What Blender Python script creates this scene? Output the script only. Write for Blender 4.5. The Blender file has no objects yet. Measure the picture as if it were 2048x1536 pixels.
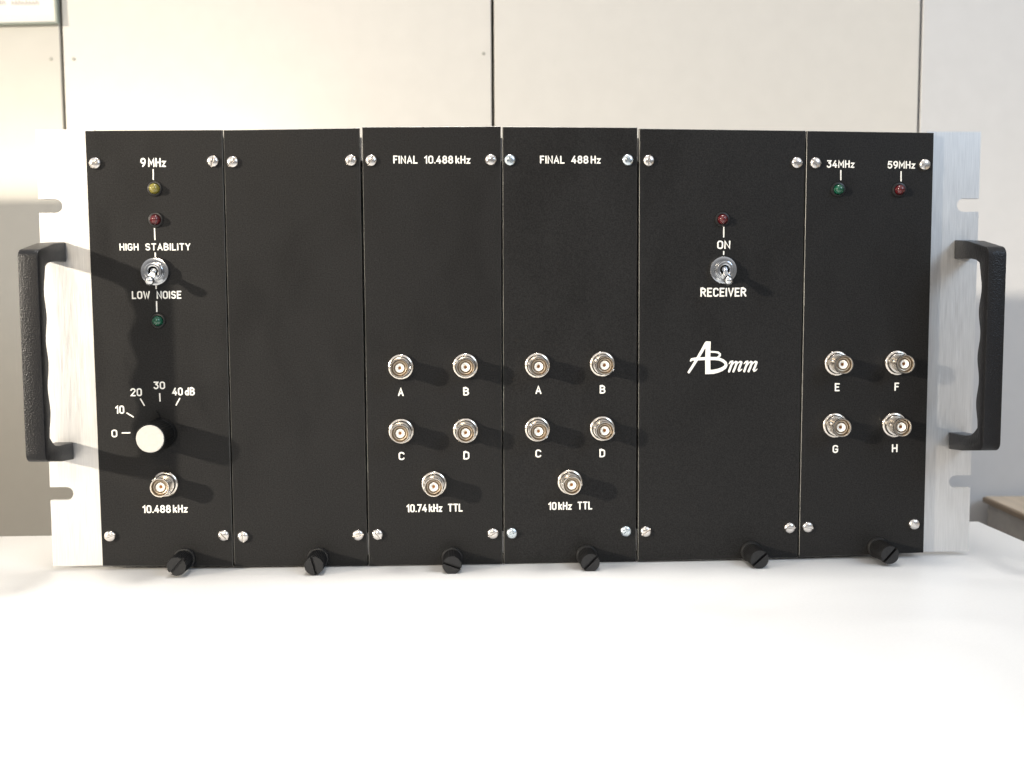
import bpy, bmesh, math, random
from math import pi, cos, sin
from mathutils import Vector, Matrix
R = math.radians
scene = bpy.context.scene
COL = scene.collection

# ------------------------------------------------------------------ camera
cam_d = bpy.data.cameras.new('camera'); cam = bpy.data.objects.new('camera', cam_d); COL.objects.link(cam); scene.camera = cam
cam_d.sensor_width = 36; cam_d.lens = 36*2160/2048; cam_d.clip_start = .01; cam_d.clip_end = 50
cam_d.dof.use_dof = True; cam_d.dof.focus_distance = .555; cam_d.dof.aperture_fstop = 11
pit, yaw, roll = R(4.67), R(2.74), R(-.28)
r0 = Vector((cos(yaw), -sin(yaw), 0)); fw = Vector((sin(yaw)*cos(pit), cos(yaw)*cos(pit), -sin(pit))); u0 = Vector((sin(yaw)*sin(pit), cos(yaw)*sin(pit), cos(pit)))
rt = r0*cos(roll)+u0*sin(roll); up = -r0*sin(roll)+u0*cos(roll)
m4 = Matrix((rt, up, -fw)).transposed().to_4x4(); m4.translation = Vector((-.0305, -.5556, .0273)); cam.matrix_world = m4

# ------------------------------------------------------------------ room light, lamps and added fill lights
w = bpy.data.worlds.new('World'); scene.world = w; w.use_nodes = True; nt = w.node_tree; bg = nt.nodes['Background']
tc = nt.nodes.new('ShaderNodeTexCoord'); sp = nt.nodes.new('ShaderNodeSeparateXYZ'); mr = nt.nodes.new('ShaderNodeMapRange'); rp = nt.nodes.new('ShaderNodeValToRGB')
nt.links.new(tc.outputs['Generated'], sp.inputs[0]); nt.links.new(sp.outputs['Z'], mr.inputs['Value']); mr.inputs['From Min'].default_value = -1; mr.inputs['From Max'].default_value = 1
nt.links.new(mr.outputs[0], rp.inputs[0]); e = rp.color_ramp.elements
e[0].position = .30; e[0].color = (.21, .195, .18, 1); e[1].position = .85; e[1].color = (.80, .79, .80, 1)
k = rp.color_ramp.elements.new(.52); k.color = (.17, .17, .175, 1)
nt.links.new(rp.outputs[0], bg.inputs['Color']); bg.inputs['Strength'].default_value = 1.18

def lamp(name, loc, target, power, size, col, size_y=None, spread=180):
    d = bpy.data.lights.new(name, 'AREA'); d.energy = power; d.color = col; d.size = size; d.spread = R(spread)
    if size_y: d.shape = 'RECTANGLE'; d.size_y = size_y
    else: d.shape = 'DISK'
    o = bpy.data.objects.new(name, d); COL.objects.link(o); o.location = loc
    o.rotation_euler = (Vector(target)-Vector(loc)).to_track_quat('-Z', 'Y').to_euler(); return o
lamp('desk_lamp', (-3.2, -1.95, .86), (-.30, 0, -.03), 5.6, .13, (1.0, .90, .75), spread=27)         # the hard light that throws the shadows to the right
lamp('ceiling_lamp', (-.05, .05, 1.0), (-.02, -.08, -.11), .62, .22, (1.0, .97, .92), spread=40)       # overhead spot on the table in front of the rack
lamp('left_warm_fill', (-.40, -1.6, .70), (-.50, .30, -.05), .82, .40, (1.0, .86, .66), spread=40)       # added soft warm fill to lift the left wall and ear
lamp('window_light', (1.1, -1.2, .9), (0, 0, 0), 10.0, .5, (.56, .76, 1.0), .6)                    # cool daylight from the right
lamp('wall_pool_fill', (-.31, .262, .1035), (-.31, .262, 1), .20, .30, (1.0, .93, .75), .02)           # added light behind the rack, standing in for a reflected pool on the wall
scene.view_settings.view_transform = 'Standard'; scene.view_settings.look = 'None'; scene.view_settings.exposure = 0; scene.view_settings.gamma = 1

# ------------------------------------------------------------------ measured data (millimetres on the front plane; x right, z up)
PANELS = [  # (top-left, top-right, bottom-left, bottom-right) in mm, and how far the face stands proud
    (((-216.1, 110.2), (-148.6, 110.8), (-215.2, -110.2), (-148.9, -111.6)), 0),
    (((-147.9, 110.7), (-80.2, 111.9), (-148.1, -111.7), (-79.7, -112.4)), 0),
    (((-78.8, 112.3), (-9.0, 112.8), (-78.8, -112.1), (-9.5, -112.5)), 0.7),
    (((-8.1, 112.7), (60.6, 112.4), (-8.6, -112.5), (60.9, -112.4)), 0.5),
    (((61.6, 111.8), (147.3, 110.9), (61.9, -112.2), (146.9, -111.5)), 1.2),
    (((148.0, 110.8), (214.4, 110.0), (147.6, -111.3), (214.8, -110.0)), 1.4),
]
TEXTS = [  # panel, words, left, right, top, bottom (mm)
    (0, '9|MHz', -189.4, -176.8, 96.9, 92.4),
    (0, 'HIGH STABILITY', -201.1, -165.9, 54.5, 50.9),
    (0, 'LOW NOISE', -195.8, -171.1, 30.6, 26.6),
    (0, '0', -208.3, -205.4, -39.7, -43.6),
    (0, '10', -206.0, -201.5, -27.4, -31.6),
    (0, '20', -198.1, -192.4, -18.6, -22.7),
    (0, '30', -186.5, -180.7, -15.3, -19.2),
    (0, '40|dB', -177.2, -165.8, -18.5, -22.5),
    (0, '10.488|kHz', -194.0, -171.2, -78.9, -83.0),
    (2, 'FINAL 10.488|kHz', -63.4, -24.5, 98.1, 94.1),
    (3, 'FINAL 488|Hz', 10.9, 41.9, 98.2, 94.2),
    (2, 'A', -62.6, -59.7, -19.5, -23.8),
    (2, 'B', -29.1, -26.1, -19.6, -23.8),
    (2, 'C', -62.7, -59.7, -52.8, -57.0),
    (2, 'D', -29.3, -26.2, -52.9, -57.1),
    (2, '10.74|kHz TTL', -59.0, -29.9, -80.2, -84.4),
    (3, 'A', 8.2, 11.3, -19.1, -23.4),
    (3, 'B', 41.6, 44.6, -19.2, -23.5),
    (3, 'C', 8.1, 11.1, -52.4, -56.5),
    (3, 'D', 41.5, 44.5, -52.6, -56.8),
    (3, '10|kHz TTL', 14.7, 37.8, -80.1, -84.3),
    (4, 'ON', 102.2, 109.0, 55.1, 50.8),
    (4, 'RECEIVER', 93.7, 117.7, 30.9, 26.3),
    (5, '34MHz', 158.6, 173.1, 96.0, 92.1),
    (5, '59MHz', 190.5, 205.0, 95.6, 91.7),
    (5, 'E', 165.1, 167.7, -19.1, -23.3),
    (5, 'F', 196.9, 199.4, -19.1, -23.4),
    (5, 'G', 164.6, 167.6, -51.7, -55.9),
    (5, 'H', 196.3, 199.3, -51.6, -55.9),
]
TICKS = [
    (0, (-183.2, 91.4), (-183.3, 86.0)),
    (0, (-183.5, 62.1), (-183.4, 56.1)),
    (0, (-183.5, 49.9), (-183.5, 47.6)),
    (0, (-183.6, 34.6), (-183.6, 31.6)),
    (0, (-183.6, 25.5), (-183.6, 20.0)),
    (0, (-203.2, -41.4), (-198.9, -41.4)),
    (0, (-200.4, -31.1), (-196.9, -33.4)),
    (0, (-193.3, -23.9), (-191.3, -27.6)),
    (0, (-183.5, -21.2), (-183.4, -25.5)),
    (0, (-173.4, -23.8), (-175.5, -27.6)),
    (4, (105.5, 62.2), (105.5, 56.7)),
    (4, (105.6, 49.8), (105.6, 47.7)),
    (5, (166.0, 91.0), (166.1, 85.8)),
    (5, (197.6, 90.4), (197.7, 85.2)),
]
SCREWS = [  # panel, (x, z), slot angle, cross head?
    (0, (-211.6, 94.2), 40, 0),
    (0, (-153.5, 95.2), 75, 0),
    (0, (-210.7, -94.5), 20, 0),
    (0, (-153.1, -95.1), -45, 0),
    (1, (-143.7, 94.9), 50, 0),
    (1, (-84.7, 95.7), 45, 0),
    (1, (-143.2, -95.9), -85, 0),
    (1, (-84.2, -96.0), 10, 0),
    (2, (-74.5, 95.6), 60, 0),
    (2, (-14.2, 96.0), 35, 0),
    (2, (-74.1, -95.7), -50, 0),
    (2, (-14.3, -96.1), 30, 0),
    (3, (-4.5, 95.9), 20, 1),
    (3, (55.7, 96.0), 45, 1),
    (3, (-4.4, -96.1), 10, 1),
    (3, (55.4, -96.0), 30, 1),
    (4, (66.3, 95.6), 85, 0),
    (4, (142.9, 94.6), 5, 0),
    (4, (65.8, -96.2), 35, 0),
    (4, (142.3, -95.4), 0, 0),
    (5, (152.5, 94.5), -45, 0),
    (5, (209.7, 93.7), 30, 0),
    (5, (151.9, -95.1), -10, 0),
    (5, (209.0, -94.4), -40, 0),
]
JACKS = [
    (0, (-181.7, -67.8), '10.488 kHz'),
    (2, (-61.0, -8.7), 'A'),
    (2, (-27.9, -8.5), 'B'),
    (2, (-61.2, -41.8), 'C'),
    (2, (-28.1, -41.9), 'D'),
    (2, (-44.6, -69.4), 't'),
    (3, (9.1, -8.5), 'A'),
    (3, (42.7, -8.1), 'B'),
    (3, (9.0, -41.6), 'C'),
    (3, (42.8, -41.6), 'D'),
    (3, (25.9, -69.4), 't'),
    (5, (165.4, -8.6), 'E'),
    (5, (197.5, -8.6), 'F'),
    (5, (165.1, -41.1), 'G'),
    (5, (196.7, -41.2), 'H'),
]
LEDS = [
    (0, (-182.6, 81.6), 'yellow'),
    (0, (-182.6, 66.2), 'red'),
    (0, (-183.0, 15.5), 'green'),
    (4, (104.6, 65.9), 'red'),
    (5, (164.7, 81.0), 'green'),
    (5, (196.7, 80.8), 'red'),
]
TOGGLES = [  # panel, nut centre, lever tip 14 mm out
    (0, (-183.5, 40.3), (-183.0, 35.5)),
    (4, (105.1, 40.0), (104.9, 34.4)),
]
KNOB = (-183.2, -42.0)
THUMBS = [  # panel, (x, z), slot angle
    (0, (-173.3, -106.9), 48),
    (1, (-105.0, -107.7), -75),
    (2, (-35.6, -108.5), -20),
    (3, (34.8, -108.5), 45),
    (4, (121.8, -107.9), 42),
    (5, (189.7, -106.7), 48),
]
LOGO_STROKES = [
    [(88.0, -12.7, 1.36), (90.5, -8.8, 1.50), (93.0, -4.7, 1.59), (95.2, -0.9, 1.68), (97.0, 2.3, 1.81)],
    [(88.8, -6.9, 0.77), (89.4, -6.1, 1.36), (91.1, -5.9, 1.63), (93.7, -5.8, 1.68), (96.2, -5.7, 1.72), (99.0, -5.7, 1.81), (101.7, -5.7, 1.77), (104.0, -6.0, 1.72), (105.9, -6.9, 1.63), (107.2, -8.0, 1.59), (107.5, -9.2, 1.68), (106.9, -10.3, 1.90), (105.3, -11.3, 2.08), (103.2, -12.1, 2.22), (100.9, -12.6, 2.36), (98.1, -12.7, 2.36)],
    [(99.2, -2.2, 1.00), (101.7, -2.3, 1.04), (103.3, -2.6, 1.13), (104.2, -3.4, 1.22), (104.2, -4.2, 1.22), (103.3, -5.0, 1.09), (102.4, -5.5, 0.91)],
    [(109.1, -12.5, 1.50), (109.9, -10.4, 1.50), (110.8, -7.8, 1.40)],
    [(109.0, -8.5, 0.59), (109.8, -7.4, 1.00), (110.9, -7.2, 1.18)],
    [(110.2, -9.9, 0.59), (111.3, -8.2, 0.77), (112.5, -7.4, 1.04), (113.1, -7.6, 1.27)],
    [(111.4, -12.5, 1.50), (112.3, -10.4, 1.50), (113.1, -7.7, 1.40)],
    [(112.5, -9.9, 0.59), (113.6, -8.2, 0.77), (114.8, -7.4, 1.04), (115.5, -7.6, 1.27)],
    [(115.6, -7.8, 1.40), (114.8, -9.9, 1.50), (114.2, -11.6, 1.50), (114.4, -12.2, 1.31), (115.1, -12.0, 0.91), (115.9, -11.3, 0.54)],
    [(117.1, -12.5, 1.50), (117.8, -10.4, 1.50), (118.7, -7.9, 1.40)],
    [(116.9, -8.5, 0.59), (117.8, -7.5, 1.00), (118.8, -7.3, 1.18)],
    [(118.2, -10.0, 0.59), (119.3, -8.3, 0.77), (120.5, -7.4, 1.04), (121.0, -7.7, 1.27)],
    [(119.4, -12.5, 1.50), (120.3, -10.4, 1.50), (121.1, -7.8, 1.40)],
    [(120.5, -10.0, 0.59), (121.6, -8.3, 0.77), (122.8, -7.4, 1.04), (123.5, -7.7, 1.27)],
    [(123.6, -7.8, 1.40), (122.8, -10.0, 1.50), (122.1, -11.7, 1.50), (122.4, -12.3, 1.31), (123.1, -12.1, 0.91), (123.9, -11.3, 0.54)],
]
LOGO_STEM = [(96.8, 3.3), (99.3, 3.2), (99.2, -1.8), (99.2, -6.8), (99.3, -11.4), (99.3, -13.7), (96.6, -13.8), (96.5, -6.8), (96.6, -0.4), (96.1, 0.0)]

# ------------------------------------------------------------------ helpers
def new_mesh(bm, name, mats, smooth=None):
    bmesh.ops.recalc_face_normals(bm, faces=bm.faces[:])
    me = bpy.data.meshes.new(name); bm.to_mesh(me); bm.free()
    for m in (mats if isinstance(mats, (list, tuple)) else [mats]): me.materials.append(m)
    if smooth is not None:
        for p in me.polygons: p.use_smooth = True
        me.set_sharp_from_angle(angle=R(smooth))
    return me
WORLD = {}
def link(name, me, parent=None, loc=(0, 0, 0), roty=0.0, label=None):
    """loc is in world metres; it is stored relative to the parent"""
    o = bpy.data.objects.new(name, me); COL.objects.link(o)
    w = Vector(loc)
    if parent is not None:
        o.parent = parent; o.location = w - WORLD[parent]
    else: o.location = w
    WORLD[o] = w
    if roty: o.rotation_euler = (0, roty, 0)
    if label: o['label'] = label
    return o
def thing(name, label, cat, loc=(0, 0, 0)):
    o = link(name, None, None, loc); o['label'] = label; o['category'] = cat
    return o
def add_box(bm, x0, x1, y0, y1, z0, z1, bevel=0.0, mi=0):
    r = bmesh.ops.create_cube(bm, size=1.0)
    for v in r['verts']:
        v.co = Vector(((x0+x1)/2+v.co.x*(x1-x0), (y0+y1)/2+v.co.y*(y1-y0), (z0+z1)/2+v.co.z*(z1-z0)))
    fs = list({f for v in r['verts'] for f in v.link_faces})
    for f in fs: f.material_index = mi
    if bevel:
        es = list({e for v in r['verts'] for e in v.link_edges})
        bmesh.ops.bevel(bm, geom=es, offset=bevel, segments=2, profile=0.5, affect='EDGES')
def add_prism(bm, pts, y0, y1, mi=0):
    """pts in the x-z plane, extruded from y0 (front) to y1"""
    a = [bm.verts.new((x, y0, z)) for x, z in pts]; b = [bm.verts.new((x, y1, z)) for x, z in pts]
    n = len(pts); fr = bm.faces.new(a); bk = bm.faces.new(b[::-1]); side = []
    for i in range(n): side.append(bm.faces.new((a[i], b[i], b[(i+1) % n], a[(i+1) % n])))
    for f in [fr, bk]+side: f.material_index = mi
    bm.normal_update()
    return fr, side
def add_lathe(bm, prof, n=48, cx=0.0, cz=0.0, teeth=None, closed=False):
    """prof = [(radius, how far it stands out towards the front)]; axis along y.
    teeth = (from index, to index, depth): every second vertex of those rings is drawn in"""
    rings = []
    for j, (r, d) in enumerate(prof):
        if r < 1e-7: rings.append([bm.verts.new((cx, -d, cz))]); continue
        ring = []
        for i in range(n):
            a = 2*pi*i/n; rr = r
            if teeth and teeth[0] <= j <= teeth[1] and i % 2: rr -= teeth[2]
            ring.append(bm.verts.new((cx+rr*cos(a), -d, cz+rr*sin(a))))
        rings.append(ring)
    for A, B in zip(rings, rings[1:]):
        for i in range(n):
            k = (i+1) % n
            if len(A) == 1 and len(B) == 1: continue
            if len(A) == 1: bm.faces.new((A[0], B[i], B[k]))
            elif len(B) == 1: bm.faces.new((A[i], A[k], B[0]))
            else: bm.faces.new((A[i], A[k], B[k], B[i]))
    if closed:
        for ring, rev in ((rings[0], True), (rings[-1], False)):
            if len(ring) > 1: bm.faces.new(ring[::-1] if rev else ring)
def add_stroke(bm, pts, w, e, y):
    """a raised paint stroke with round ends along pts (x, z[, width]); proud by e of the plane y"""
    P = [Vector((p[0], p[1])) for p in pts]
    W = [(p[2] if len(p) > 2 else w)/2 for p in pts]
    n = len(P)
    if n == 1:
        c = bm.verts.new((P[0].x, y-e, P[0].y)); rg = [bm.verts.new((P[0].x+W[0]*cos(2*pi*i/12), y, P[0].y+W[0]*sin(2*pi*i/12))) for i in range(12)]
        for i in range(12): bm.faces.new((c, rg[i], rg[(i+1) % 12]))
        return
    prof = [(-1.0, 0.0), (-.8, .85), (0.0, 1.0), (.8, .85), (1.0, 0.0)]
    rows = []; nrm = []
    for i in range(n):
        d0 = (P[i]-P[i-1]).normalized() if i else None
        d1 = (P[i+1]-P[i]).normalized() if i < n-1 else None
        if d0 is None: d = d1; k = 1
        elif d1 is None: d = d0; k = 1
        else:
            d = d0+d1
            if d.length < 1e-6: d = d1.copy()
            d.normalize(); k = 1/max(.55, d.dot(d1))
        nn = Vector((-d.y, d.x)); nrm.append((d, nn))
        rows.append([bm.verts.new((P[i].x+nn.x*s*W[i]*k, y-e*h, P[i].y+nn.y*s*W[i]*k)) for s, h in prof])
    for A, B in zip(rows, rows[1:]):
        for j in range(4): bm.faces.new((A[j], A[j+1], B[j+1], B[j]))
    for i, sg in ((0, -1), (n-1, 1)):
        d, nn = nrm[i]; row = rows[i]; prevs = [row[0], row[1]]; mid = row[2]
        m = 5
        for q in range(1, m+1):
            a = pi*q/m; c, s = -cos(a), sin(a)*sg
            if q == m: cur = [row[4], row[3]]
            else:
                cur = [bm.verts.new((P[i].x+W[i]*f*(nn.x*c+d.x*s), y-e*h, P[i].y+W[i]*f*(nn.y*c+d.y*s))) for f, h in ((1.0, 0.0), (.8, .85))]
            bm.faces.new((prevs[0], cur[0], cur[1], prevs[1])); bm.faces.new((prevs[1], cur[1], mid))
            prevs = cur
def carve(me, cutters, mats):
    """boolean-cut a closed mesh with closed cutter bmeshes"""
    a = bpy.data.objects.new('work', me); COL.objects.link(a); tmp = []
    for c in cutters:
        cm = bpy.data.meshes.new('cut'); bmesh.ops.recalc_face_normals(c, faces=c.faces[:]); c.to_mesh(cm); c.free()
        b = bpy.data.objects.new('cut', cm); COL.objects.link(b); tmp.append(b)
        md = a.modifiers.new('b', 'BOOLEAN'); md.operation = 'DIFFERENCE'; md.solver = 'EXACT'; md.object = b
    dg = bpy.context.evaluated_depsgraph_get(); dg.update()
    out = bpy.data.meshes.new_from_object(a.evaluated_get(dg))
    for b in tmp: bpy.data.objects.remove(b)
    bpy.data.objects.remove(a)
    for p in out.polygons: p.use_smooth = True
    out.set_sharp_from_angle(angle=R(32))
    return out

# ------------------------------------------------------------------ materials
def mat(name, col, rough=.5, metal=0.0, spec=.5, **kw):
    m = bpy.data.materials.new(name); m.use_nodes = True; nt = m.node_tree; b = nt.nodes['Principled BSDF']
    b.inputs['Base Color'].default_value = (*col, 1); b.inputs['Roughness'].default_value = rough
    b.inputs['Metallic'].default_value = metal; b.inputs['Specular IOR Level'].default_value = spec
    for k, v in kw.items(): b.inputs[k.replace('_', ' ')].default_value = v
    return m
def grain(m, scale=(1, 1, 1), nscale=400, detail=6, bump=.3, dist=.0002, colvar=0.0, roughvar=0.0, kind='noise'):
    nt = m.node_tree; b = nt.nodes['Principled BSDF']; N = nt.nodes.new; L = nt.links.new
    tc = N('ShaderNodeTexCoord'); mp = N('ShaderNodeMapping'); mp.inputs['Scale'].default_value = scale
    L(tc.outputs['Object'], mp.inputs['Vector'])
    if kind == 'noise':
        t = N('ShaderNodeTexNoise'); t.inputs['Scale'].default_value = nscale; t.inputs['Detail'].default_value = detail; fac = t.outputs['Fac']
    else:
        t = N('ShaderNodeTexVoronoi'); t.feature = 'SMOOTH_F1'; t.inputs['Scale'].default_value = nscale; fac = t.outputs['Distance']
    L(mp.outputs[0], t.inputs['Vector'])
    if bump:
        bp = N('ShaderNodeBump'); bp.inputs['Strength'].default_value = bump; bp.inputs['Distance'].default_value = dist
        L(fac, bp.inputs['Height']); L(bp.outputs[0], b.inputs['Normal'])
    if colvar:
        c = b.inputs['Base Color'].default_value[:3]; rp = N('ShaderNodeValToRGB')
        rp.color_ramp.elements[0].position = .3; rp.color_ramp.elements[1].position = .7
        rp.color_ramp.elements[0].color = (*[x*(1-colvar) for x in c], 1); rp.color_ramp.elements[1].color = (*[min(1, x*(1+colvar)) for x in c], 1)
        L(fac, rp.inputs[0]); L(rp.outputs[0], b.inputs['Base Color'])
    if roughvar:
        r = b.inputs['Roughness'].default_value; mr = N('ShaderNodeMapRange'); mr.inputs['From Min'].default_value = .3; mr.inputs['From Max'].default_value = .7
        mr.inputs['To Min'].default_value = r-roughvar; mr.inputs['To Max'].default_value = r+roughvar
        L(fac, mr.inputs['Value']); L(mr.outputs[0], b.inputs['Roughness'])
    return m
M_BLACK = grain(mat('black_anodised', (.0125, .0122, .012), .45, 0, .17), nscale=1500, detail=2, bump=.25, dist=.00012, colvar=.45)
def smudge(m, lo, hi, scale):
    """handling marks: the gloss drifts in soft patches and fine wipes"""
    nt = m.node_tree; b = nt.nodes['Principled BSDF']; tc = nt.nodes.new('ShaderNodeTexCoord'); mp = nt.nodes.new('ShaderNodeMapping'); mp.inputs['Scale'].default_value = (1, 1, .6)
    mp.inputs['Rotation'].default_value = (0, R(25), 0)
    n = nt.nodes.new('ShaderNodeTexNoise'); n.inputs['Scale'].default_value = scale; n.inputs['Detail'].default_value = 7; n.inputs['Distortion'].default_value = 1.2
    r = nt.nodes.new('ShaderNodeMapRange'); r.inputs['From Min'].default_value = .35; r.inputs['From Max'].default_value = .65; r.inputs['To Min'].default_value = lo; r.inputs['To Max'].default_value = hi
    L = nt.links.new; L(tc.outputs['Object'], mp.inputs[0]); L(mp.outputs[0], n.inputs['Vector']); L(n.outputs['Fac'], r.inputs['Value']); L(r.outputs[0], b.inputs['Roughness'])
smudge(M_BLACK, .36, .56, 28)
M_EDGE = grain(mat('bare_panel_edge', (.15, .148, .14), .5, .9), scale=(1, 1, .05), nscale=900, bump=.2, colvar=.5)
M_BRUSH = grain(mat('brushed_aluminium', (.68, .672, .66), .46, .9), scale=(1, 1, .03), nscale=2600, detail=3, bump=.5, dist=.00008, colvar=.07, roughvar=.05)
M_CHASSIS = grain(mat('chassis_aluminium', (.6, .6, .6), .5, .9), nscale=300, bump=.1)
M_WHITE = mat('white_paint', (.82, .8, .74), .55)
M_GOLD = mat('warm_contact_metal', (.58, .48, .37), .38, .8)
M_NICKEL = grain(mat('nickel_plate', (.78, .72, .64), .2, 1.0), nscale=2500, bump=.02, dist=.0001, roughvar=.05)
M_CHROME = grain(mat('chrome_plate', (.72, .73, .74), .14, 1.0), nscale=2500, bump=.06, dist=.0001)
M_SCREW = grain(mat('screw_steel', (.74, .7, .66), .26, 1.0), nscale=1800, bump=.2, dist=.00015)
M_ZINC = grain(mat('zinc_screw', (.68, .74, .77), .26, 1.0), nscale=1800, bump=.2, dist=.00015)
M_PTFE = mat('white_insulator', (.84, .82, .76), .3)
M_BRASS = mat('brass_contact', (.55, .26, .1), .3, 1.0)
M_DARK = mat('dark_bore', (.02, .012, .008), .6)
M_PLASTIC = grain(mat('black_plastic', (.009, .009, .0095), .36, 0, .4), nscale=1200, bump=.12, dist=.0001)
M_KNOB = mat('knob_black', (.005, .005, .005), .5, 0, .2)
M_RUBBER = mat('black_collar', (.012, .012, .012), .38)
M_HANDLE = grain(mat('crackle_black', (.007, .007, .008), .40, 0, .3), nscale=1600, bump=.65, dist=.0003, kind='voronoi')
M_CAP = grain(mat('ivory_cap', (.46, .445, .41), .6), nscale=900, bump=.05, colvar=.04)
M_LED = {'yellow': mat('yellow_lens', (.20, .17, .03), .12, Coat_Weight=.5, Subsurface_Weight=.25),
         'red': mat('red_lens', (.075, .006, .008), .10, Coat_Weight=.5, Subsurface_Weight=.15),
         'green': mat('green_lens', (.003, .065, .034), .10, Coat_Weight=.5, Subsurface_Weight=.15)}
for m in M_LED.values():
    b = m.node_tree.nodes['Principled BSDF']; b.inputs['Subsurface Radius'].default_value = (.002, .002, .002); b.inputs['Subsurface Scale'].default_value = .5
M_TABLE = grain(mat('white_laminate', (.82, .805, .78), .45, 0, .4), nscale=700, detail=3, bump=.1, dist=.0001, colvar=.02)
smudge(M_TABLE, .38, .55, 9)
M_WALL = grain(mat('painted_panel', (.62, .597, .555), .6, 0, .3), nscale=60, detail=8, bump=.12, dist=.0006, colvar=.018)
M_WALL2 = grain(mat('painted_panel_cooler', (.61, .605, .60), .6, 0, .3), nscale=60, detail=8, bump=.12, dist=.0006, colvar=.018)
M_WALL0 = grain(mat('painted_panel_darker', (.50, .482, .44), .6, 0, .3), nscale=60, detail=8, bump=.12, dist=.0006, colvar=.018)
M_SEAM = mat('seam_backing', (.10, .09, .05), .8)
M_DESKTOP = grain(mat('tan_laminate', (.70, .57, .42), .5), scale=(1, .2, 1), nscale=120, bump=.05, colvar=.12)
M_DESKEDGE = mat('brown_edge_strip', (.22, .15, .085), .5)
M_DESKSIDE = grain(mat('grey_board', (.36, .33, .30), .6), nscale=90, bump=.05, colvar=.1)
M_SHEET = mat('notice_sheet', (.78, .72, .66), .6)
M_FRAME = mat('green_grey_frame', (.26, .29, .26), .5)
M_PRINT = mat('grey_print', (.46, .44, .42), .7)
M_SHADE_CASE = grain(mat('shade_case_paint', (.62, .58, .50), .5), nscale=400, bump=.1, colvar=.03)  # paint of the added, unseen case that shades the wall
M_NAIL = mat('nail_head', (.36, .35, .31), .6)

# ------------------------------------------------------------------ wall, table, desk
TZ = -.1128      # table top
WY = .300        # wall face
wall_bm = bmesh.new(); add_box(wall_bm, -1.6, 1.9, WY+.012, WY+.03, -.8, 1.2)
wall = link('wall', new_mesh(wall_bm, 'wall', M_SEAM)); wall['kind'] = 'structure'
seams = [-.660, -.3315, -.0032, .3352, .668]
edges = [-1.6]+seams+[1.9]
wp = []
for i in range(len(edges)-1):
    x0 = edges[i]+(.0012 if i else 0); x1 = edges[i+1]-(.0012 if i < len(edges)-2 else 0)
    bm = bmesh.new(); add_box(bm, x0, x1, WY, WY+.0119, -.8, 1.2, bevel=.0006)
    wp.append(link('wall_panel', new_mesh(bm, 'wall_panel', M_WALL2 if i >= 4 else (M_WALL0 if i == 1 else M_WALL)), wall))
nbm = bmesh.new(); add_lathe(nbm, [(.0013, 0), (.0012, .0005), (0, .0007)], 12)
nail = new_mesh(nbm, 'nail_head', M_NAIL, 40)
for k, x, z in ((1, -.3400, .2087), (2, -.3228, .2088), (2, -.0104, .2147)): link('nail_head', nail, wp[k], (x, WY, z))

tb = thing('table', 'white laminate table carrying the black instrument rack', 'table', (0, 0, TZ))
bm = bmesh.new(); add_box(bm, -1.15, .2885, -.95, .0875, TZ-.022, TZ, bevel=.0012)
for v in bm.verts: v.co -= WORLD[tb]
link('tabletop', new_mesh(bm, 'tabletop', M_TABLE, 30), tb, WORLD[tb])

dk = thing('desk', 'brown edged tan desk corner behind the white table at right', 'desk', (.7, .0, -.137))
def desk_part(name, x0, x1, y0, y1, z0, z1, m, bv=0):
    bm = bmesh.new(); add_box(bm, x0, x1, y0, y1, z0, z1, bevel=bv)
    bmesh.ops.rotate(bm, cent=(.392, .298, 0), matrix=Matrix.Rotation(R(-4), 3, 'Z'), verts=bm.verts[:])
    for v in bm.verts: v.co -= WORLD[dk]
    link(name, new_mesh(bm, name, m, 30), dk, WORLD[dk])
desk_part('desktop', .3955, 1.2, -.5, .294, -.1400, -.137, M_DESKTOP, .0008)
desk_part('edge_strip', .3925, .3953, -.5, .292, -.1415, -.1374, M_DESKEDGE, .0006)
desk_part('side_board', .3965, .415, -.5, .290, -.50, -.1402, M_DESKSIDE)

nb = thing('notice_board', 'framed pale notice with grey print at top left of wall', 'notice', (-.45, WY, .235))
bm = bmesh.new(); add_box(bm, -.75, -.3337, WY-.0035, WY-.0002, .2357, .60)
bmesh.ops.rotate(bm, cent=(-.3337, WY, .2357), matrix=Matrix.Rotation(R(-1.6), 3, 'Y'), verts=bm.verts[:])
for v in bm.verts: v.co -= WORLD[nb]
sh = link('sheet', new_mesh(bm, 'sheet', M_SHEET), nb, WORLD[nb])
bm = bmesh.new(); add_box(bm, -.75, -.3320, WY-.0050, WY-.0002, .2345, .2356); add_box(bm, -.3336, -.3320, WY-.0050, WY-.0002, .2359, .60)
bmesh.ops.rotate(bm, cent=(-.3337, WY, .2357), matrix=Matrix.Rotation(R(-1.6), 3, 'Y'), verts=bm.verts[:])
for v in bm.verts: v.co -= WORLD[nb]
link('frame', new_mesh(bm, 'frame', M_FRAME), nb, WORLD[nb])
bm = bmesh.new(); rnd = random.Random(4)
x = -.3920
while x < -.3475:
    if -.3715 < x < -.3675: x += .004
    w = rnd.uniform(.0010, .0016); h = rnd.uniform(.0022, .0034)
    add_stroke(bm, [(x, .2480), (x+w*.1, .2480+h)], .0007, .0001, WY-.0036)
    add_stroke(bm, [(x, .2480+h*.6), (x+w, .2480+h*.62), (x+w, .2480)], .0007, .0001, WY-.0036)
    x += w+.0012
for v in bm.verts: v.co -= WORLD[nb]
link('print', new_mesh(bm, 'print', M_PRINT), nb, WORLD[nb])

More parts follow.
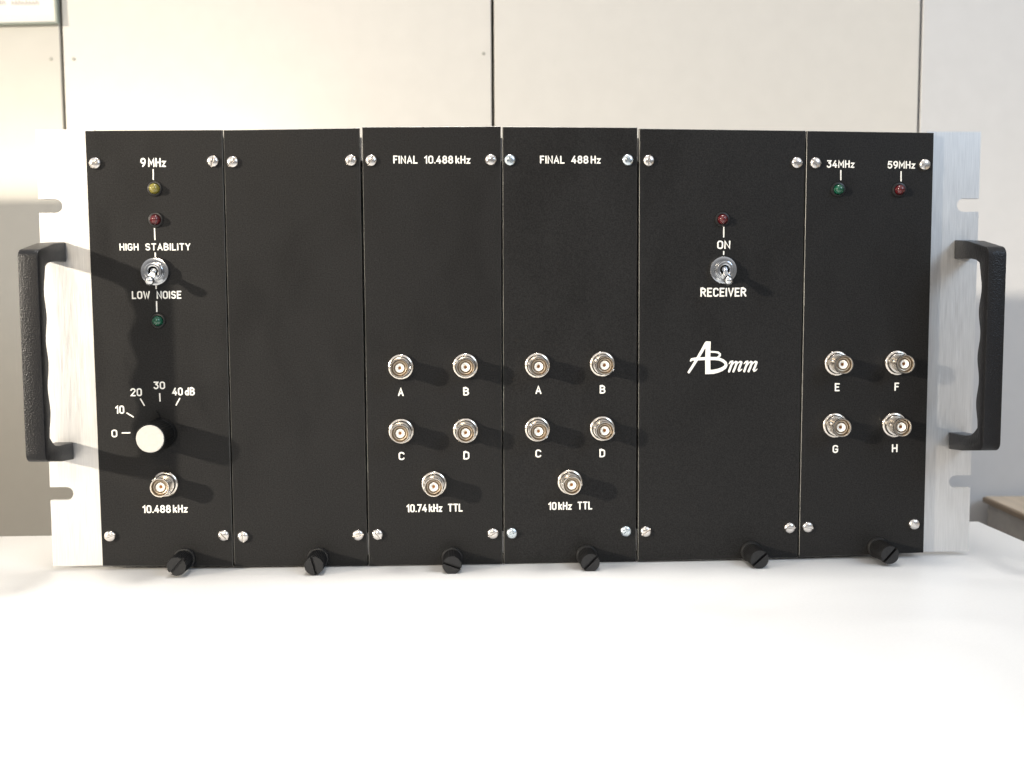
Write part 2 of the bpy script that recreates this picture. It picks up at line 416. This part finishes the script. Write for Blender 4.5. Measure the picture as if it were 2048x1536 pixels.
cs = thing('shade_case', 'unseen pale beige case added left of the rack to shade the wall', 'case', (-.58, .1, TZ))  # out of view; added to throw shade on the lower left wall
bm = bmesh.new(); add_box(bm, -.75, -.42, 0, .2, TZ+.004, .1365, bevel=.003)
for v in bm.verts: v.co -= WORLD[cs]
link('shade_case_body', new_mesh(bm, 'shade_case_body', M_SHADE_CASE, 30), cs, WORLD[cs])
for fx in (-.73, -.44):
    for fy in (.02, .18):
        bm = bmesh.new(); add_lathe(bm, [(0, .0), (.008, 0), (.007, .0038), (0, .0038)], 16)
        bmesh.ops.rotate(bm, cent=(0, 0, 0), matrix=Matrix.Rotation(R(-90), 3, 'X'), verts=bm.verts[:])
        link('shade_case_foot', new_mesh(bm, 'shade_case_foot', M_RUBBER, 30), cs, (fx, fy, TZ+.0001))

# ------------------------------------------------------------------ rack unit
rack = thing('instrument_rack', 'black six-panel electronics rack with aluminium ears and black handles', 'rack instrument', (0, 0, TZ))
RO = WORLD[rack]
# chassis behind the panels
bm = bmesh.new()
add_box(bm, -.2145, -.2125, .0035, .080, -.108, .108)
add_box(bm, .2125, .2145, .0035, .080, -.108, .108)
add_box(bm, -.2124, .2124, .0045, .080, .1050, .1078)
add_box(bm, -.2124, .2124, .0045, .080, -.1079, -.1052)
add_box(bm, -.2124, .2124, .0780, .0799, -.1051, .1049)
link('chassis', new_mesh(bm, 'chassis', M_CHASSIS), rack)
for z0, z1 in ((.096, .1048), (-.1050, -.096)):
    bm = bmesh.new(); add_box(bm, -.2120, .2120, .0036, .012, z0, z1); link('mounting_rail', new_mesh(bm, 'mounting_rail', M_CHASSIS), rack)

# ears with open slots
def ear(s):
    xo, xi, notch = .2413, .2125, .2296
    def slot(zc):
        r = .0034; pts = []
        for q in range(13):
            a = pi/2+pi*q/12
            pts.append((notch+r+r*cos(a), zc+r*sin(a)))
        return [(xo, zc+r)]+pts+[(xo, zc-r)]
    pts = [(xi, .1112), (xo, .1112)]+slot(.0734)+slot(-.0728)+[(xo, -.1106), (xi, -.1106)]
    pts = [(s*x, z) for x, z in pts]
    if s < 0: pts = pts[::-1]
    bm = bmesh.new(); fr, side = add_prism(bm, pts, .0030, .0060)
    bmesh.ops.triangulate(bm, faces=[f for f in bm.faces if len(f.verts) > 4], ngon_method='EAR_CLIP')
    return new_mesh(bm, 'mounting_ear', M_BRUSH)
for s in (-1, 1): link('mounting_ear', ear(s), rack, (0, 0, 0))

# handles: side profile (depth, z) extruded in x
def handle(x0, x1):
    D = .0346; outer = []; inner = []
    def arc(cx, cz, r, a0, a1, n): return [(cx+r*cos(R(a0+(a1-a0)*i/n)), cz+r*sin(R(a0+(a1-a0)*i/n))) for i in range(n+1)]
    top, bot = .0553, -.0551
    outer = [(-.0028, top), (.012, top-.0012)]+arc(D-.0045, .0505-.0045, .0045, 85, 0, 6)+arc(D-.0045, -.0512+.0045, .0045, 0, -85, 6)+[(.012, bot+.0012), (-.0028, bot)]
    zt, zb = .0455, -.0462
    inner = [(-.0028, zb), (.016, zb+.0008)]
    N = 44
    for i in range(N+1):
        z = -.0400+.0800*i/N
        d = D-.0078+.0011*cos(2*pi*(z-.0300)/.0230)
        if i == 0: inner += [(.0215, zb+.0018), (.0245, zb+.0035)]
        inner.append((d, z))
        if i == N: inner += [(.0250, zt-.0030), (.0215, zt-.0014)]
    inner += [(.016, zt-.0006), (-.0028, zt)]
    prof = outer+inner
    bm = bmesh.new()
    a = [bm.verts.new((x0, -d, z)) for d, z in prof]; b = [bm.verts.new((x1, -d, z)) for d, z in prof]
    n = len(prof); f1 = bm.faces.new(a); f2 = bm.faces.new(b[::-1])
    for i in range(n): bm.faces.new((a[i], b[i], b[(i+1) % n], a[(i+1) % n]))
    bm.normal_update(); es = [e for f in (f1, f2) for e in f.edges]
    bmesh.ops.bevel(bm, geom=es, offset=.0006, segments=2, profile=.5, affect='EDGES')
    bm.normal_update(); bmesh.ops.triangulate(bm, faces=[f for f in bm.faces if len(f.verts) > 4], ngon_method='EAR_CLIP')
    return new_mesh(bm, 'handle', M_HANDLE, 35)
link('handle', handle(-.2380, -.2285), rack)
link('handle', handle(.2287, .2379), rack)

# front panels
panels = []
for i, (c, proud) in enumerate(PANELS):
    y = -proud/1000; (tl, tr, bl, br) = [(a/1000, b/1000) for a, b in c]
    bm = bmesh.new(); fr, side = add_prism(bm, [tl, tr, br, bl], y, y+.0029)
    for f in side: f.material_index = 1
    bv = bmesh.ops.bevel(bm, geom=list(fr.edges), offset=.00022, segments=1, profile=.5, affect='EDGES')
    for f in bv['faces']: f.material_index = 1
    panels.append((link('front_panel', new_mesh(bm, 'front_panel', [M_BLACK, M_EDGE]), rack), y))
panels[1][0]['label'] = 'blank black front panel without controls'

# engraved style stroke lettering
def A_(cx, cy, rx, ry, a0, a1, n=8): return [(cx+rx*cos(R(a0+(a1-a0)*i/n)), cy+ry*sin(R(a0+(a1-a0)*i/n))) for i in range(n+1)]
def oval(w, h=1.0, y0=0.0):
    r = w/2
    return A_(r, y0+h-r, r, r, 0, 180)+A_(r, y0+r, r, r, 180, 360)+[(w, y0+h-r)]
G = {
 'O': (.46, [oval(.46)]), '0': (.44, [oval(.44)]), '1': (.22, [[(.0, .78), (.20, 1.0), (.20, 0)]]),
 '2': (.44, [A_(.22, .76, .22, .24, 170, -25)+[(.0, .0), (.44, .0)]]),
 '3': (.42, [[(.02, 1), (.42, 1), (.20, .62)]+A_(.20, .31, .22, .31, 90, -150, 10)]),
 '4': (.46, [[(.30, 1.0), (.0, .27), (.46, .27)], [(.34, .55), (.34, 0)]]),
 '5': (.42, [[(.40, 1), (.06, 1), (.03, .56)]+A_(.20, .32, .22, .32, 100, -150, 10)]),
 '7': (.42, [[(.0, 1), (.42, 1), (.12, 0)]]),
 '8': (.44, [A_(.22, .76, .19, .24, 0, 360, 14), A_(.22, .27, .22, .27, 0, 360, 14)]),
 '9': (.44, [A_(.22, .70, .22, .30, 0, 360, 14), [(.435, .68), (.42, .45), (.33, .2), (.16, 0)]]),
 'A': (.50, [[(.0, 0), (.25, 1), (.50, 0)], [(.09, .30), (.41, .30)]]),
 'B': (.46, [[(0, 0), (0, 1), (.22, 1)]+A_(.22, .76, .20, .24, 90, -90)+[(0, .52)], [(.22, .52)]+A_(.22, .26, .24, .26, 90, -90)+[(0, 0)]]),
 'C': (.44, [A_(.22, .78, .22, .22, 10, 180)+A_(.22, .22, .22, .22, 180, 350)]),
 'D': (.46, [[(0, 0), (0, 1), (.20, 1)]+A_(.20, .74, .26, .26, 90, 0)+A_(.20, .26, .26, .26, 0, -90)+[(0, 0)]]),
 'E': (.38, [[(.38, 1), (0, 1), (0, 0), (.38, 0)], [(0, .52), (.32, .52)]]),
 'F': (.36, [[(.36, 1), (0, 1), (0, 0)], [(0, .52), (.30, .52)]]),
 'G': (.46, [A_(.22, .78, .22, .22, 15, 180)+A_(.22, .22, .22, .22, 180, 360)+[(.44, .45), (.26, .45)]]),
 'H': (.44, [[(0, 0), (0, 1)], [(.44, 0), (.44, 1)], [(0, .5), (.44, .5)]]),
 'I': (.0, [[(0, 0), (0, 1)]]), 'L': (.36, [[(0, 1), (0, 0), (.36, 0)]]),
 'M': (.56, [[(0, 0), (0, 1), (.28, .32), (.56, 1), (.56, 0)]]),
 'N': (.46, [[(0, 0), (0, 1), (.46, 0), (.46, 1)]]),
 'R': (.46, [[(0, 0), (0, 1), (.22, 1)]+A_(.22, .75, .22, .25, 90, -90)+[(0, .5)], [(.22, .5), (.46, 0)]]),
 'S': (.44, [A_(.22, .76, .21, .24, 25, 230, 10)+A_(.22, .26, .22, .26, 60, -155, 10)]),
 'T': (.46, [[(0, 1), (.46, 1)], [(.23, 1), (.23, 0)]]),
 'V': (.46, [[(0, 1), (.23, 0), (.46, 1)]]), 'W': (.64, [[(0, 1), (.16, 0), (.32, .8), (.48, 0), (.64, 1)]]),
 'Y': (.46, [[(0, 1), (.23, .48), (.46, 1)], [(.23, .48), (.23, 0)]]),
 'k': (.34, [[(0, 0), (0, 1)], [(.31, .68), (0, .30)], [(.12, .44), (.34, 0)]]),
 'z': (.32, [[(0, .62), (.32, .62), (0, 0), (.32, 0)]]),
 'd': (.36, [A_(.18, .30, .18, .30, 0, 360, 12), [(.36, 1), (.36, 0)]]),
 '.': (.0, [[(0, .02)]])}
def lettering(words, x0, x1, zt, zb, y):
    t = .20; gap = .26; adv = 0; items = []; prev = None
    for ch in words:
        if ch == ' ': adv += .68; continue
        if ch == '|': adv += .16; continue
        w, st = G[ch]; items.append((adv, st)); adv += w+gap+(-.02 if ch == '.' else 0)
    W = adv-gap; H = (zt-zb)/(1+t)            # cap height without the stroke
    sx = ((x1-x0)-t*H)/W if W > .01 else H
    bm = bmesh.new()
    for a, st in items:
        for s in st: add_stroke(bm, [(x0+t*H/2+(a+px)*sx, zb+t*H/2+pz*H) for px, pz in s], t*H*1.08, .00007, y-.00001)
    return bm
for i, s, a, b, t, d in TEXTS:
    p, y = panels[i]
    link('lettering', new_mesh(lettering(s, a/1000, b/1000, t/1000, d/1000, y), 'lettering', M_WHITE), p, WORLD[p])
for i, a, b in TICKS:
    p, y = panels[i]; bm = bmesh.new()
    add_box(bm, -.00032, .00032, y-.00007, y-.00001, -.5, .5)
    va = Vector((a[0], a[1])); vb = Vector((b[0], b[1])); L = (vb-va).length/1000; ang = math.atan2(vb.x-va.x, vb.y-va.y)
    for v in bm.verts: v.co.z *= L
    bmesh.ops.rotate(bm, cent=(0, 0, 0), matrix=Matrix.Rotation(ang, 3, 'Y'), verts=bm.verts[:])
    for v in bm.verts: v.co += Vector(((va.x+vb.x)/2000, 0, (va.y+vb.y)/2000))
    link('pointer_line', new_mesh(bm, 'pointer_line', M_WHITE), p, WORLD[p])
p, y = panels[4]; bm = bmesh.new()
for q, st in enumerate(LOGO_STROKES):
    k = .93 if q < 3 else .78
    add_stroke(bm, [(a/1000, b/1000, w*k/1000) for a, b, w in st], .001, .00008, y-.00001)
fr, sd = add_prism(bm, [(a/1000, b/1000) for a, b in LOGO_STEM], y-.0001, y-.00002)
bmesh.ops.triangulate(bm, faces=[f for f in bm.faces if len(f.verts) > 4], ngon_method='EAR_CLIP')
link('emblem', new_mesh(bm, 'emblem', M_WHITE), p, WORLD[p])

# screws: domed heads with a real slot or cross recess
def head():
    bm = bmesh.new(); add_lathe(bm, [(.0029, 0), (.00298, .0004), (.0029, .0010), (.0025, .00155), (.0018, .0019), (.0009, .0021), (0, .00215)], 36)
    bmesh.ops.holes_fill(bm, edges=[e for e in bm.edges if e.is_boundary]); return bm
def cutbox(x0, x1, y0, y1, z0, z1):
    bm = bmesh.new(); add_box(bm, x0, x1, y0, y1, z0, z1); return bm
slotted = carve(new_mesh(head(), 'screw', M_SCREW), [cutbox(-.004, .004, -.003, -.0010, -.00036, .00036)], M_SCREW)
crossed = carve(new_mesh(head(), 'screw', M_ZINC), [cutbox(-.0016, .0016, -.003, -.0009, -.0003, .0003), cutbox(-.0003, .0003, -.0031, -.00092, -.0016, .0016)], M_ZINC)
for i, (x, z), ang, cr in SCREWS:
    p, y = panels[i]
    o = link('screw', crossed if cr else slotted, p, (x/1000, y, z/1000), roty=-R(ang))
    o['label'] = 'cross-head zinc screw' if cr else 'slotted steel screw'

# coaxial jacks
bm = bmesh.new(); add_lathe(bm, [(.0062, 0), (.0066, .0004), (.0066, .0016), (.0062, .0021), (.0056, .0023), (.0053, .0034), (.0050, .0038), (.0040, .0040)], 48)
me_nut = new_mesh(bm, 'flange', M_NICKEL, 40)
bm = bmesh.new(); add_lathe(bm, [(.0043, .0030), (.0043, .0052), (.0046, .0058), (.0046, .0110), (.00485, .0113), (.00485, .0119), (.0047, .0123), (.0043, .0123), (.0041, .0119), (.0041, .0055)], 48)
me_bar = new_mesh(bm, 'barrel', M_NICKEL, 40)
bm = bmesh.new()
for s in (-1, 1): add_lathe(bm, [(.0008, 0), (.0008, .0012), (.0006, .00135), (0, .0014)], 12)
# lugs stand out sideways: the two copies are turned to left and right
vs = bm.verts[:]; h = len(vs)//2
for k, sgn in ((vs[:h], -1), (vs[h:], 1)):
    for v in k: v.co = Vector((sgn*(.0044-v.co.y), -.0082+v.co.x, v.co.z))
me_lug = new_mesh(bm, 'bayonet_lug', M_NICKEL, 40)
bm = bmesh.new(); add_lathe(bm, [(.0023, .0045), (.0023, .0106), (.0021, .0108), (.0016, .0104), (.0007, .0092)], 32)
me_ins = new_mesh(bm, 'insulator', M_PTFE, 40)
bm = bmesh.new(); add_lathe(bm, [(.00068, .0060), (.00068, .0096), (.00035, .0096), (.0003, .0085), (0, .0085)], 16)
me_pin = new_mesh(bm, 'contact', M_BRASS, 40)
bm = bmesh.new(); add_lathe(bm, [(.0022, .0084), (.0030, .0090), (.0031, .0104), (.0034, .0105), (.0036, .0087), (.0042, .0084)], 40)
me_slv = new_mesh(bm, 'spring_sleeve', M_GOLD, 40)
rnd = random.Random(2)
for i, (x, z), nm in JACKS:
    y = panels[i][1]; L = (x/1000, y-.0001, z/1000); tw = rnd.uniform(-.35, .35)
    o = link('coaxial_jack', me_nut, rack, L, roty=rnd.uniform(0, 6))
    for n2, m2 in (('barrel', me_bar), ('bayonet_lug', me_lug), ('spring_sleeve', me_slv), ('insulator', me_ins), ('contact', me_pin)):
        c = link(n2, m2, o, L, roty=(tw+.35-o.rotation_euler.y) if n2 == 'bayonet_lug' else 0)

# indicator lamps
bm = bmesh.new(); add_lathe(bm, [(.0037, 0), (.0037, .0006), (.0034, .0011), (.0029, .0012), (.0027, .0008)], 36); me_bez = new_mesh(bm, 'collar', M_RUBBER, 40)
for i, (x, z), colr in LEDS:
    y = panels[i][1]; L = (x/1000, y, z/1000)
    bm = bmesh.new(); add_lathe(bm, [(.0026, .0003), (.0026, .0016)]+[(.0026*cos(R(a)), .0016+.0026*sin(R(a))) for a in (15, 30, 45, 60, 75)]+[(0, .0042)], 32)
    o = link('indicator_lamp', me_bez, rack, L, label='%s indicator lamp in a black collar' % colr)
    link('lens', new_mesh(bm, 'lens', M_LED[colr], 60), o, L)

# toggle switches
bm = bmesh.new(); add_lathe(bm, [(.0071, 0), (.0072, .0004), (.0072, .0018), (.0068, .0023), (.0052, .0026), (.0047, .0025)], 96, teeth=(0, 2, .00032)); me_tn = new_mesh(bm, 'knurled_nut', M_CHROME, 25)
bm = bmesh.new(); add_lathe(bm, [(.0046, .0018), (.0046, .0050), (.0043, .0056), (.0036, .0058), (.0026, .0055), (.0022, .0046), (.0020, .0030)], 48); me_tb = new_mesh(bm, 'bushing', M_CHROME, 40)
for i, c, t in TOGGLES:
    y = panels[i][1]; base = Vector((c[0]/1000, y, c[1]/1000)); tip = Vector((t[0]/1000, y-.0132, t[1]/1000))
    o = link('toggle_switch', me_tn, rack, base)
    link('bushing', me_tb, o, base)
    piv = Vector((0, -.0042, 0)); d = (tip-base)-piv; Lg = d.length
    bm = bmesh.new(); add_lathe(bm, [(0, -.0016), (.0014, -.0010), (.0019, 0), (.0015, .0010), (.0012, .0020), (.0016, Lg*.6), (.0021, Lg*.86), (.0023, Lg), (.0021, Lg+.0010), (.0014, Lg+.0018), (0, Lg+.0021)], 28)
    q = Vector((0, -1, 0)).rotation_difference(d.normalized())
    for v in bm.verts: v.co = q @ v.co + piv
    link('lever', new_mesh(bm, 'lever', M_CHROME, 50), o, base)

# selector knob
kx, kz = KNOB[0]/1000, KNOB[1]/1000
bm = bmesh.new(); add_lathe(bm, [(.0078, .0008), (.0079, .0020), (.0076, .0028), (.0074, .0034), (.0075, .0192), (.0073, .0202), (.0069, .0205), (.0069, .0160)], 72, teeth=(3, 4, .0003))
k = link('selector_knob', new_mesh(bm, 'selector_knob', M_KNOB, 25), rack, (kx, 0, kz))
bm = bmesh.new(); add_lathe(bm, [(.0068, .0192), (.0068, .0205), (.0066, .0208), (0, .0209)], 64); link('knob_cap', new_mesh(bm, 'knob_cap', M_CAP, 40), k, (kx, 0, kz))
bm = bmesh.new(); add_prism(bm, [(-.0012, .0086), (.0012, .0086), (0, .0122)], -.0022, -.0008); link('pointer', new_mesh(bm, 'pointer', M_KNOB), k, (kx, 0, kz), roty=R(-8))

# thumb screws along the bottom edge
bm = bmesh.new(); add_lathe(bm, [(.0050, .0030), (.0050, .0166), (.0046, .0172), (0, .0173)], 72, teeth=(0, 1, .00035))
bmesh.ops.holes_fill(bm, edges=[e for e in bm.edges if e.is_boundary])
me_th = carve(new_mesh(bm, 'thumb_screw', M_PLASTIC), [cutbox(-.008, .008, -.020, -.0150, -.00065, .00065)], M_PLASTIC)
bm = bmesh.new(); add_lathe(bm, [(.0048, 0), (.0055, .0002), (.0056, .0012), (.0052, .0018), (.0040, .0020), (.0036, .0036)], 48); me_co = new_mesh(bm, 'collar', M_RUBBER, 40)
for i, (x, z), ang in THUMBS:
    y = panels[i][1]; L = (x/1000, y, z/1000)
    o = link('thumb_screw', me_th, rack, L, roty=-R(ang))
    c = link('collar', me_co, o, L)
